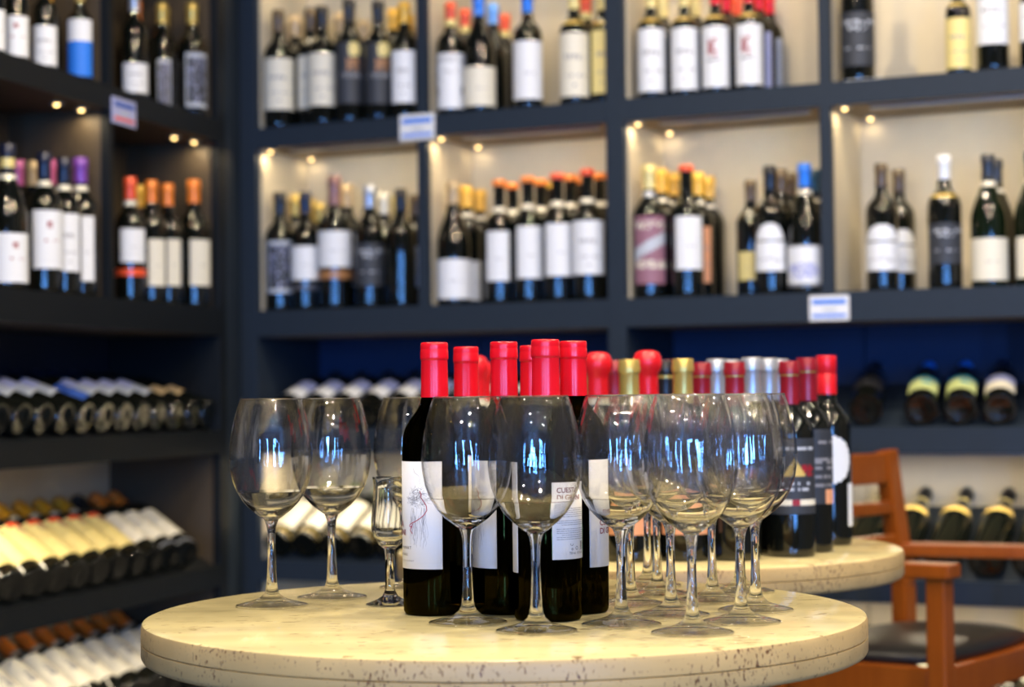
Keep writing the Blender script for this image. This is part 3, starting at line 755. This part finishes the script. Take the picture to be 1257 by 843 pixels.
# ------------------------------------------------------------------ price tags on the board edges
def price_tag(wl, px, py, wpx, hpx, bandcol, label, low='blue', off=-0.004):
    p = on_wall(wl, px, py, off); O, D, N = WALL[wl]
    sg = 1 if wl == 'R' else -1
    ang = math.atan2(D.y*sg, D.x*sg)
    depth = p.y; pm = depth/F
    wd = wpx*pm/abs((D.x - D.y*p.x/p.y)); hh = hpx*pm
    t = tag(empty('price_tag', p, ang), label, 'price tag')
    box('card', (-wd/2, -.0015, -hh/2), (wd/2, .0015, hh/2), paper('lilac' if wl == 'L' else 'white'), t, bevel=0.0007)
    box('header_strip', (-wd*.42, -.0022, hh*.16), (wd*.42, -.0016, hh*.34), paper(bandcol), t)
    box('price_print', (-wd*.42, -.0022, -hh*.36), (wd*.42, -.0016, -hh*.24), paper(low), t)
    box('price_print', (-wd*.15, -.0022, -hh*.12), (wd*.18, -.0016, -hh*.02), paper('silver'), t)
    return t
price_tag('R', 1018, 378, 49, 31, 'blue', 'white price tag with blue header on the middle shelf edge, right side')
price_tag('R', 512, 156, 43, 32, 'blue', 'white price tag with blue header on the top shelf edge above first divider')
price_tag('L', 152, 138, 29, 32, 'deep blue', 'red, white and blue price tag on the left wall top shelf edge', 'orange-red')
p = on_wall('R', 1056, 106, 0.035); p.z = LV['U'][0]
tg = tag(empty('paper_card', (p.x + .01, p.y - .02, LV['U'][0]), R(-25)), 'small white paper card lying in front of the large black bottle, top shelf', 'card')
p.z = LV['U'][0]
box('card', (-.045, -.016, 0.0005), (.04, .002, 0.0018), paper('white'), tg)

# ------------------------------------------------------------------ round stone tables
TT = travertine('cream_travertine_top', (0.74, 0.64, 0.33), (0.22, 0.14, 0.06), pit=0.815, vscale=(35, 140, 140), rough=0.16)
TS = travertine('pitted_travertine_edge', (0.62, 0.43, 0.18), (0.16, 0.075, 0.03), pit=0.795, vscale=(330, 330, 150), rough=0.4)
def table(x, y, r, label):
    t = tag(empty('round_table', (x, y, 0)), label, 'table')
    zt = .75; th = .043; jn = zt - .0215
    vs = [(0, zt), (r - .006, zt), (r - .0017, zt - .0017), (r, zt - .006), (r, jn + .0006), (r - .002, jn), (0, jn)]
    me = lathe('top_slab', vs[::-1], [TT, TS], 128)
    for p_ in me.polygons:
        c = p_.center; p_.material_index = 0 if (abs(c.z - zt) < .0012 and c.z > jn + .01) else 1
    link('top_slab', me, t)
    ls = [(0, jn - .0004), (r - .002, jn - .0004), (r, jn - .001), (r, zt - th + .006), (r - .002, zt - th + .002), (r - .006, zt - th), (0, zt - th)]
    link('lower_slab', lathe('lower_slab', ls[::-1], [TS], 128), t)
    link('pedestal', lathe('pedestal', [(0, .02), (.045, .02), (.045, .03), (.036, .05), (.036, .66), (.05, .68), (.12, .69), (.12, zt - th), (0, zt - th)], mat('black_iron', (.02, .02, .02), .4, .6), 40), t)
    link('foot_plate', lathe('foot_plate', [(0, 0), (.22, 0), (.22, .008), (.20, .018), (0, .0199)], MC['black_iron'], 48), t)
    return t
table(-0.0116, 2.232, 0.407, 'round cream travertine table in front, holding the goblets and six red-capped bottles')
table(0.215, 3.14, 0.402, 'round travertine table just behind, crowded with assorted bottles')

# ------------------------------------------------------------------ foreground bottles (hollow green glass with wine inside)
GG = glass('olive_green_bottle_glass', (0.16, 0.13, 0.03), 1.5)
FB = [(0, .012), (.015, .010), (.026, .004), (.031, 0), (.0350, .0008), (.0368, .004), (.0372, .011), (.0372, .186), (.0366, .196), (.0340, .207), (.0285, .217), (.0215, .226), (.0168, .234), (.0150, .243), (.0144, .262), (.0140, .300), (.0000, .300)]
def fb_r(z):
    P = FB[3:-1]
    for (r0, z0), (r1, z1) in zip(P, P[1:]):
        if z0 <= z <= z1 and z1 > z0: return r0 + (r1-r0)*(z-z0)/(z1-z0)
    return .0372
fg_body = lathe('glass_body', FB, GG, 64)
fg_wine = lathe('wine', [(0, .0165), (.022, .0155), (.0305, .0125), (.0345, .016), (.0350, .022), (.0350, .186), (.0344, .196), (.0320, .2065), (.0265, .2160), (.0195, .2250), (.0150, .2325), (.0125, .240), (.0120, .247), (0, .247)], WINE, 64)
RED = mat('bright_red_foil', (0.88, 0.006, 0.018), 0.24, 0.10, spec=0.6, noise=0.03)
fg_cap = lathe('capsule', [(.0151, .2420), (.0156, .2422), (.0152, .262), (.0149, .2835), (.0150, .2840), (.0158, .2848), (.0160, .2870), (.0158, .2945), (.0154, .2960), (.0154, .2970), (.0156, .2985), (.0155, .3022), (.0148, .3035), (.0140, .3039), (0, .3036)], RED, 48)
def curved(verts, r, ang):
    """flat label coordinates (x across, z up) laid on the bottle wall, centred at angle ang from the viewer's side"""
    out = []
    for x, z in verts:
        a = -PI/2 + ang + x/r
        out.append((r*math.cos(a), r*math.sin(a), z))
    return out
def patch(name, x0, x1, z0, z1, r, ang, m, nu=30):
    vs = []; fs = []
    for i in range(nu+1):
        x = x0 + (x1-x0)*i/nu
        vs += curved([(x, z0), (x, z1)], r, ang) + curved([(x, z0), (x, z1)], r - .0004, ang)
    for i in range(nu):
        a = i*4; b = a+4
        fs += [(a, b, b+1, a+1), (a+2, a+3, b+3, b+2), (a+1, b+1, b+3, a+3), (a, a+2, b+2, b)]
    fs += [(0, 1, 3, 2), (nu*4, nu*4+2, nu*4+3, nu*4+1)]
    return mesh(name, vs, fs, m)
def strokes(name, lines, wd, r, ang, m):
    vs, fs = [], []
    for ln in lines:
        for (x0, z0), (x1, z1) in zip(ln, ln[1:]):
            dx, dz = x1-x0, z1-z0; L_ = math.hypot(dx, dz) or 1e-6
            nx, nz = -dz/L_*wd/2, dx/L_*wd/2; k = len(vs)
            vs += curved([(x0+nx, z0+nz), (x0-nx, z0-nz), (x1-nx, z1-nz), (x1+nx, z1+nz)], r, ang)
            fs.append((k, k+1, k+2, k+3))
    return mesh(name, vs, fs, m, smooth=False)
def text_mesh(name, body, size, x, z, r, ang, m, bold=0.0, align='LEFT', sp=1.0):
    cu = bpy.data.curves.new(name, 'FONT'); cu.body = body; cu.size = size; cu.offset = bold; cu.align_x = align
    cu.resolution_u = 3; cu.space_character = sp
    ob = bpy.data.objects.new(name, cu); COL.objects.link(ob)
    bpy.context.view_layer.update()
    dg = bpy.context.evaluated_depsgraph_get()
    me = bpy.data.meshes.new_from_object(ob.evaluated_get(dg))
    bpy.data.objects.remove(ob)
    co = curved([(v.co.x + x, v.co.y + z) for v in me.vertices], r, ang)
    for v, c in zip(me.vertices, co): v.co = c
    me.materials.clear(); me.materials.append(m); me.name = name
    return me
def vine():
    rnd = random.Random(11); thin, red = [], []
    # crown of fine twigs
    for k in range(150):
        a = rnd.uniform(0, 2*PI); q = rnd.random()**.6
        cx, cz = .0105*q*math.cos(a), .112 + .0085*q*math.sin(a)
        ln = [(cx, cz)]
        b = rnd.uniform(0, 2*PI)
        for j in range(3):
            b += rnd.uniform(-.8, .8); ln.append((ln[-1][0] + .0016*math.cos(b), ln[-1][1] + .0013*math.sin(b)))
        thin.append(ln)
    for k in range(34):       # roots / hanging shoots
        x0 = rnd.uniform(-.008, .008); ln = [(x0, .103)]
        for j in range(rnd.randint(4, 9)): ln.append((ln[-1][0] + rnd.uniform(-.0012, .0012), ln[-1][1] - .0042*rnd.uniform(.6, 1.2)))
        if k % 3: ln = ln[2:]
        if len(ln) > 1: thin.append(ln)
    thin.append([(-.004, .138), (-.0025, .134), (.001, .132), (.0035, .129), (.002, .127), (.003, .124)])
    red.append([(.0025, .118), (.004, .115), (.0035, .112), (.006, .109), (.0085, .105), (.009, .101), (.0065, .097), (.003, .094), (-.002, .091), (-.006, .0895), (-.0085, .088), (-.009, .0865), (-.007, .086), (-.005, .0885)])
    red.append([(-.006, .0865), (-.008, .083), (-.0055, .080)])
    return thin, red
LABEL = mat('white_wine_label_paper', (0.80, 0.81, 0.83), 0.55, noise=0.02)
RL = .0372 + .0006
VT, VR = vine()
VINERED = mat('crimson_print', (0.45, 0.02, 0.05), 0.6)
def front_label(root, ang):
    hw = .0500
    lb_ = link('front_label', patch('front_label', -hw, hw, .0520, .171, RL, ang, LABEL, 44), root)
    link('vine_drawing', strokes('vine_drawing', [[(x*1.3+.022, .131+(z-.112)*1.25) for x, z in l] for l in VT], .00020, RL + .0003, ang, INK), lb_)
    link('red_vine_line', strokes('red_vine_line', [[(x*1.3+.022, .131+(z-.112)*1.25) for x, z in l] for l in VR], .0008, RL + .0005, ang, VINERED), lb_)
    link('lettering', text_mesh('lettering', 'CUESTA\nDI GRANI', .0092, -.0370, .0980, RL + .0004, ang, INKRED, bold=.0001), lb_)
    link('lettering', text_mesh('lettering', 'TANNAT', .0050, -.012, .0735, RL + .0004, ang, INKDARK, sp=1.35), lb_)
    link('lettering', text_mesh('lettering', 'NOTABLE', .0036, -.012, .0665, RL + .0004, ang, INKDARK, sp=1.2), lb_)
    link('lettering', text_mesh('lettering', 'VINOS DE URUGUAY', .0026, -.012, .0600, RL + .0004, ang, INK, sp=1.2), lb_)
def back_label(root, ang):
    hw = .0270
    lb_ = link('back_label', patch('back_label', -hw, hw, .0670, .1495, RL, ang, LABEL, 20), root)
    link('lettering', text_mesh('lettering', 'CUESTA\nDI GRANI', .0078, -.0225, .1385, RL + .0004, ang, INKRED, bold=.00006), lb_)
    rnd = random.Random(5); lines = []
    for j in range(16):
        z = .1215 - j*.0022
        if j in (5, 9): continue
        x = -.0225 + (.006 if j % 5 == 3 else 0)
        while x < .0245:
            x2 = min(x + rnd.uniform(.0010, .0045), .025); lines.append([(x, z), (x2, z)]); x = x2 + .0007
    link('small_print', strokes('small_print', lines, .0006, RL + .0003, ang, INK), lb_)
    bars = []; x = .0125
    while x < .0215: bars.append([(x, .0765), (x, .0855)]); x += rnd.choice((.0007, .0010, .0014))
    link('barcode', strokes('barcode', bars, .0005, RL + .0003, ang, INKDARK), lb_)
    ic = []
    for cx, cz, rr in ((-.0035, .0835, .0022), (.0045, .0785, .0019), (-.0030, .0775, .0011)):
        ic.append([(cx + rr*math.cos(t*PI/5), cz + rr*math.sin(t*PI/5)) for t in range(0 if rr < .002 else 5, 11)])
    link('symbol_marks', strokes('symbol_marks', ic, .00045, RL + .0003, ang, INKDARK), lb_)
    link('lettering', text_mesh('lettering', '750 ml  13 % vol', .0036, -.0075, .0722, RL + .0004, ang, INKDARK), lb_)
def fg_bottle(px, Y, yaws, label, back=None, h=.306):
    p = at_depth(px, 480, Y)
    root = empty('wine_bottle', (p.x, p.y, .7503), 0, h/.3036)
    tag(root, label, 'bottle', 'red-capped bottles on the front table')
    link('glass_body', fg_body, root); link('wine', fg_wine, root); link('capsule', fg_cap, root)
    base = math.atan2(-p.x, p.y)*-1
    if yaws is not None: front_label(root, yaws)
    if back is not None: back_label(root, back)
    return root
fg_bottle(533.5, 2.222, -1.10, 'leftmost red-capped bottle in the row, its white vine label fully showing')
fg_bottle(572.5, 2.43, -1.10, 'small-looking red-capped bottle behind, second red cap from the left')
fg_bottle(619, 2.222, -1.60, 'third red-capped bottle from the left, white label turned left behind a goblet')
fg_bottle(654, 2.40, 0.3, 'red-capped bottle hidden at the back, its cap just left of the tallest cap')
fg_bottle(670, 2.150, -2.37, 'nearest and tallest red-capped bottle, back label with small print and barcode', back=0.84)
fg_bottle(704, 2.222, 1.74, 'rightmost red-capped bottle of the front row, red lettering on white label')

# ------------------------------------------------------------------ bottles on the second table
def tb_bottle(px, top, Y, spec, text, yaw=0.0, z0=.7503, h=None):
    p = at_depth(px, 560, Y); p.z = z0
    if h is None: h = at_depth(px, top, Y).z - z0
    M = Matrix.Translation(p) @ Matrix.Rotation(math.atan2(-p.x, p.y) + yaw, 4, 'Z')
    return make_bottle(M, h, spec, text, 'assorted bottles on the rear table', seg=32)
wax = dict(cap='red', capstyle='wax', bands=[(.226, .237, 'cream')])
gold = dict(cap='gold', capstyle='long', labels=[(.040, .150, 1.1, 'ash', 'peachlow')])
dred = dict(cap='dark red', capstyle='long', bands=[(.278, .293, 'gold')], labels=[(.066, .182, 1.15, 'charcoal', 'darkcrest')])
silv = dict(cap='silver', capstyle='long', bands=[(.286, .3015, 'cream'), (.281, .286, 'black')], labels=[(.06, .15, 1.1, 'ash', 'print')])
TB = [
 (584, 439, 3.20, wax, 'red wax-topped bottle on rear table, far left behind the near bottles'),
 (592, 446, 3.36, wax, 'second red wax-topped bottle on rear table, seen between two near red caps'),
 (727, 443, 3.225, gold, 'gold-capped bottle on rear table, half hidden by a red wax bottle'),
 (735, 435, 2.99, wax, 'red wax-topped bottle on rear table, just right of the near red caps'),
 (756, 442, 3.13, dict(cap='dark red', capstyle='long'), 'dark red-capped bottle on rear table, between red wax and gold caps'),
 (773.5, 441, 2.90, gold, 'gold-capped bottle on rear table, left of the middle red wax bottle'),
 (796, 433, 3.00, wax, 'red wax-topped bottle on rear table, between the two gold caps'),
 (818, 442, 3.13, dict(cap='black', capstyle='long', bands=[(.272, .277, 'gold'), (.292, .3015, 'dark red')]), 'black-capped bottle with red top and gold line on rear table'),
 (839.5, 440, 2.90, gold, 'gold-capped bottle on rear table, right of the black cap'),
 (862, 445, 3.00, dred, 'dark red-capped bottle with gold band, immediately right of the gold caps'),
 (881, 441, 3.13, silv, 'silver-capped bottle on rear table, leftmost of the silver caps'),
 (898, 442, 3.26, silv, 'silver-capped bottle at the back of rear table, half hidden by dark red cap'),
 (903, 444, 2.90, dred, 'dark red-capped bottle between two silver caps on rear table'),
 (924, 439, 3.03, silv, 'silver-capped bottle on rear table, foremost of the silver caps'),
 (944, 440, 3.13, silv, 'silver-capped bottle on rear table, right of the foremost silver cap'),
 (957, 441, 3.23, silv, 'silver-capped bottle on rear table, rightmost silver sliver'),
 (970, 443, 2.955, dred, 'black-labelled bottle with gold crest, front of the right end of rear table'),
]
for px, top, Y, spec, text in TB: tb_bottle(px, top, Y, spec, text, yaw=0.22 if px == 970 else 0)
tb_bottle(992, 439, 3.035, dict(cap='dark red', capstyle='long', bands=[(.278, .293, 'gold')], labels=[(.075, .190, 1.2, 'charcoal', 'darktext')]),
          'bottle with dark text label, second from right end of rear table', yaw=.25)
tb_bottle(1016, 437, 3.175, dict(cap='red', capstyle='screw', labels=[(.098, .174, 1.0, 'white', 'halfmoon', -.05), (.030, .098, .45, 'white', 'plain', 1.25)]),
          'bottle with round white label and red screw cap, right end of rear table', yaw=.15)

# ------------------------------------------------------------------ goblets
G = glass('clear_crystal', (0.985, 0.99, 0.99), 1.48)
TG = thin_glass('thin_crystal_wall', 0.095, 0.88)
FT = thin_glass('crystal_foot', 0.16, 0.6)
foot_me = lathe('foot', [(0, .0004), (.036, .0004), (.0412, .0006), (.0425, .0013), (.0418, .0021), (.034, .0040), (.024, .0064), (.015, .0096), (.0095, .0140), (.0072, .0195), (.0062, .0270)], FT, 56)
foot_me.materials.append(G)
for p_ in foot_me.polygons:
    rr_ = math.hypot(p_.center.x, p_.center.y)
    if rr_ > .039 or rr_ < .0125: p_.material_index = 1
stem_me = lathe('stem', [(.0062, .0270), (.0054, .040), (.0048, .056), (.0046, .072), (.0048, .086), (.0060, .0950), (.0085, .1020)], G, 40)
BO = [(.0085, .1020), (.0150, .1065), (.0240, .1135), (.0330, .1230), (.0405, .1350), (.0457, .1490), (.0485, .1640), (.0492, .1740), (.0488, .1850), (.0470, .2010), (.0440, .2170), (.0400, .2320), (.0357, .2440)]
low_me = lathe('bowl_base', BO[:5] + [(.0393, .1354), (.0318, .1240), (.0228, .1152), (.0140, .1112), (.0060, .1095), (0, .1092)], G, 56)
bowl_me = lathe('bowl', BO[4:] + [(.0352, .2444), (.0349, .2438)] + [(r - .0009, z) for r, z in reversed(BO[5:-1])] + [(.0394, .1354)], TG, 64)
rim_me = lathe('rim', [(.03530 + .0008*math.cos(a_*PI/5), .2441 + .0008*math.sin(a_*PI/5)) for a_ in range(11)], G, 64)
def goblet(px, Y, label, s=1.0):
    p = at_depth(px, 760, Y)
    t = tag(empty('wine_goblet', (p.x, p.y, .7502), random.uniform(0, 6), s), label, 'wine glass', 'large clear goblets on the front table')
    link('foot', foot_me, t); link('stem', stem_me, t); link('bowl_base', low_me, t); link('bowl', bowl_me, t); link('rim', rim_me, t)
    return t
GOB = [
 (334, 2.315, 'leftmost goblet on the front table, standing clear at the table edge'),
 (408, 2.405, 'second goblet from the left, in front of the corner racks'),
 (507, 2.52, 'goblet half hidden behind the leftmost red-capped bottle'),
 (574.5, 2.120, 'goblet standing before the two leftmost front bottles'),
 (658.5, 2.040, 'nearest goblet, in front of the bottle with barcode label'),
 (763, 2.087, 'goblet at left front of right-hand cluster, overlapping the rightmost near bottle'),
 (850, 2.010, 'nearest goblet of the right-hand cluster, foremost at the centre'),
 (774.5, 2.288, 'goblet directly behind the left front goblet of the right-hand cluster'),
 (796, 2.51, 'farthest goblet of the right-hand cluster, toward its left'),
 (807.5, 2.402, 'goblet with stem just right of farthest one, right-hand cluster'),
 (824, 2.175, 'goblet just behind and left of the foremost cluster goblet'),
 (875, 2.322, 'goblet in the middle of the cluster, between foremost and right front goblets'),
 (910, 2.10, 'right front goblet of the right-hand cluster'),
 (928, 2.215, 'rightmost goblet of the cluster'),
 (909, 2.425, 'goblet behind the right front goblet, at the table back edge'),
]
for a in GOB: goblet(*a)
# small tulip tasting glass
p = at_depth(479, 745, 2.318)
t = tag(empty('tasting_glass', (p.x, p.y, .7502)), 'small tulip-shaped tasting glass left of the first red-capped bottle', 'wine glass')
link('foot', lathe('foot', [(0, .0004), (.026, .0004), (.0285, .0012), (.027, .0022), (.018, .0050), (.009, .0105), (.0062, .0170)], G, 44), t)
link('stem', lathe('stem', [(.0062, .0170), (.0056, .030), (.0056, .056), (.0070, .066)], G, 36), t)
TB0 = [(.0070, .066), (.0125, .0705), (.0185, .0790), (.0216, .0900), (.0218, .0990), (.0205, .112), (.0192, .124), (.0185, .136), (.0190, .146), (.0200, .1505)]
link('bowl', lathe('bowl', TB0 + [(.0193, .1508)] + [(r - .0016, z) for r, z in reversed(TB0[2:-1])] + [(.0090, .0725), (0, .0715)], G, 48), t)

# ------------------------------------------------------------------ wooden armchair
WOOD = wood('orange_brown_wood', (0.19, 0.038, 0.003), (0.34, 0.085, 0.007))
LEATHER = mat('black_leather', (0.016, 0.015, 0.013), 0.38, noise=0.2, scale=80, bump=0.3)
t = tag(empty('wooden_armchair', (.78, 3.8, 0)), 'orange-brown wooden armchair with black leather seat beside the rear table', 'chair')
o0 = Vector((.78, 3.8, 0))
def q(x, y, z): return Vector((x, y, z)) - o0
P1b, P1t = (.505, 3.72), (.475, 3.72); P2b, P2t = (.800, 4.03), (.765, 4.02)
LN, LF = (.765, 3.53), (1.055, 3.92)
fw = (Vector((LF[0]-LN[0], LF[1]-LN[1], 0))).normalized()
bw = (Vector((P2b[0]-P1b[0], P2b[1]-P1b[1], 0))).normalized()
for b_, t_ in ((P1b, P1t), (P2b, P2t)):
    beam('leg', q(*b_, 0), q(*b_, .60), .042, .035, WOOD, t, side=bw)
    beam('back_post', q(*b_, .60), q(*t_, .876), .042, .034, WOOD, t, side=bw)
for b_ in (LN, LF): beam('leg', q(*b_, 0), q(*b_, .668), .040, .038, WOOD, t, side=fw)
AZ = .673
for (a, b) in ((P1b, LN), (P2b, LF)):
    A, B = Vector((a[0], a[1], AZ)), Vector((b[0], b[1], AZ)); d = (B - A).normalized()
    beam('arm_rest', A - o0 - d*.00, B + d*.03 - o0, .058, .026, WOOD, t, side=(-d.y, d.x, 0))
def lerp(a, b, k): return (a[0]+(b[0]-a[0])*k, a[1]+(b[1]-a[1])*k)
def post(bq, tq, z): return lerp(bq, tq, max(0, (z-.60)/.288))
def railb(name, z, hgt):
    a = post(P1b, P1t, z); b = post(P2b, P2t, z)
    A, B = Vector((*a, z)), Vector((*b, z)); d = (B-A).normalized()
    beam(name, A + d*.018 - o0, B - d*.018 - o0, hgt, .022, WOOD, t, side=(0, 0, 1))
railb('top_rail', .840, .062); railb('back_rail', .760, .026); railb('back_rail', .690, .030)
for (a, b) in ((P1b, P2b), (LN, LF), (P1b, LN), (P2b, LF)):
    A, B = Vector((*a, .468)), Vector((*b, .468)); d = (B-A).normalized()
    beam('seat_rail', A + d*.02 - o0, B - d*.02 - o0, .060, .024, WOOD, t, side=(0, 0, 1))
# leather seat pad, domed
def seat():
    n = 16; vs, fs = [], []
    C = [P1b, LN, LF, P2b]
    grow = .012
    cx = sum(c[0] for c in C)/4; cy = sum(c[1] for c in C)/4
    def bil(u, v):
        a = lerp(C[0], C[1], u); b = lerp(C[3], C[2], u); r = lerp(a, b, v)
        return r
    for k in (0, 1):
        for j in range(n+1):
            for i in range(n+1):
                u, v = i/n, j/n
                # round the corners
                uu, vv = 2*u-1, 2*v-1
                x_ = uu*math.sqrt(max(0, 1-vv*vv/2*.42)); y_ = vv*math.sqrt(max(0, 1-uu*uu/2*.42))
                p_ = bil(.5 + x_*.5*.99, .5 + y_*.5*.99)
                dome = (1-abs(uu)**4)*(1-abs(vv)**4)
                z = .5005 if k == 0 else .514 + .026*dome**.6
                vs.append((p_[0]-o0.x, p_[1]-o0.y, z))
    N_ = (n+1)**2
    for j in range(n):
        for i in range(n):
            a = j*(n+1)+i
            fs.append((a, a+n+1, a+n+2, a+1)); b = a+N_; fs.append((b, b+1, b+n+2, b+n+1))
    ring = [i for i in range(n+1)] + [j*(n+1)+n for j in range(1, n+1)] + [n*(n+1)+i for i in range(n-1, -1, -1)] + [j*(n+1) for j in range(n-1, 0, -1)]
    for a, b in zip(ring, ring[1:] + ring[:1]): fs.append((a, b, b+N_, a+N_))
    link('seat', mesh('seat', vs, fs, LEATHER), t)
seat()
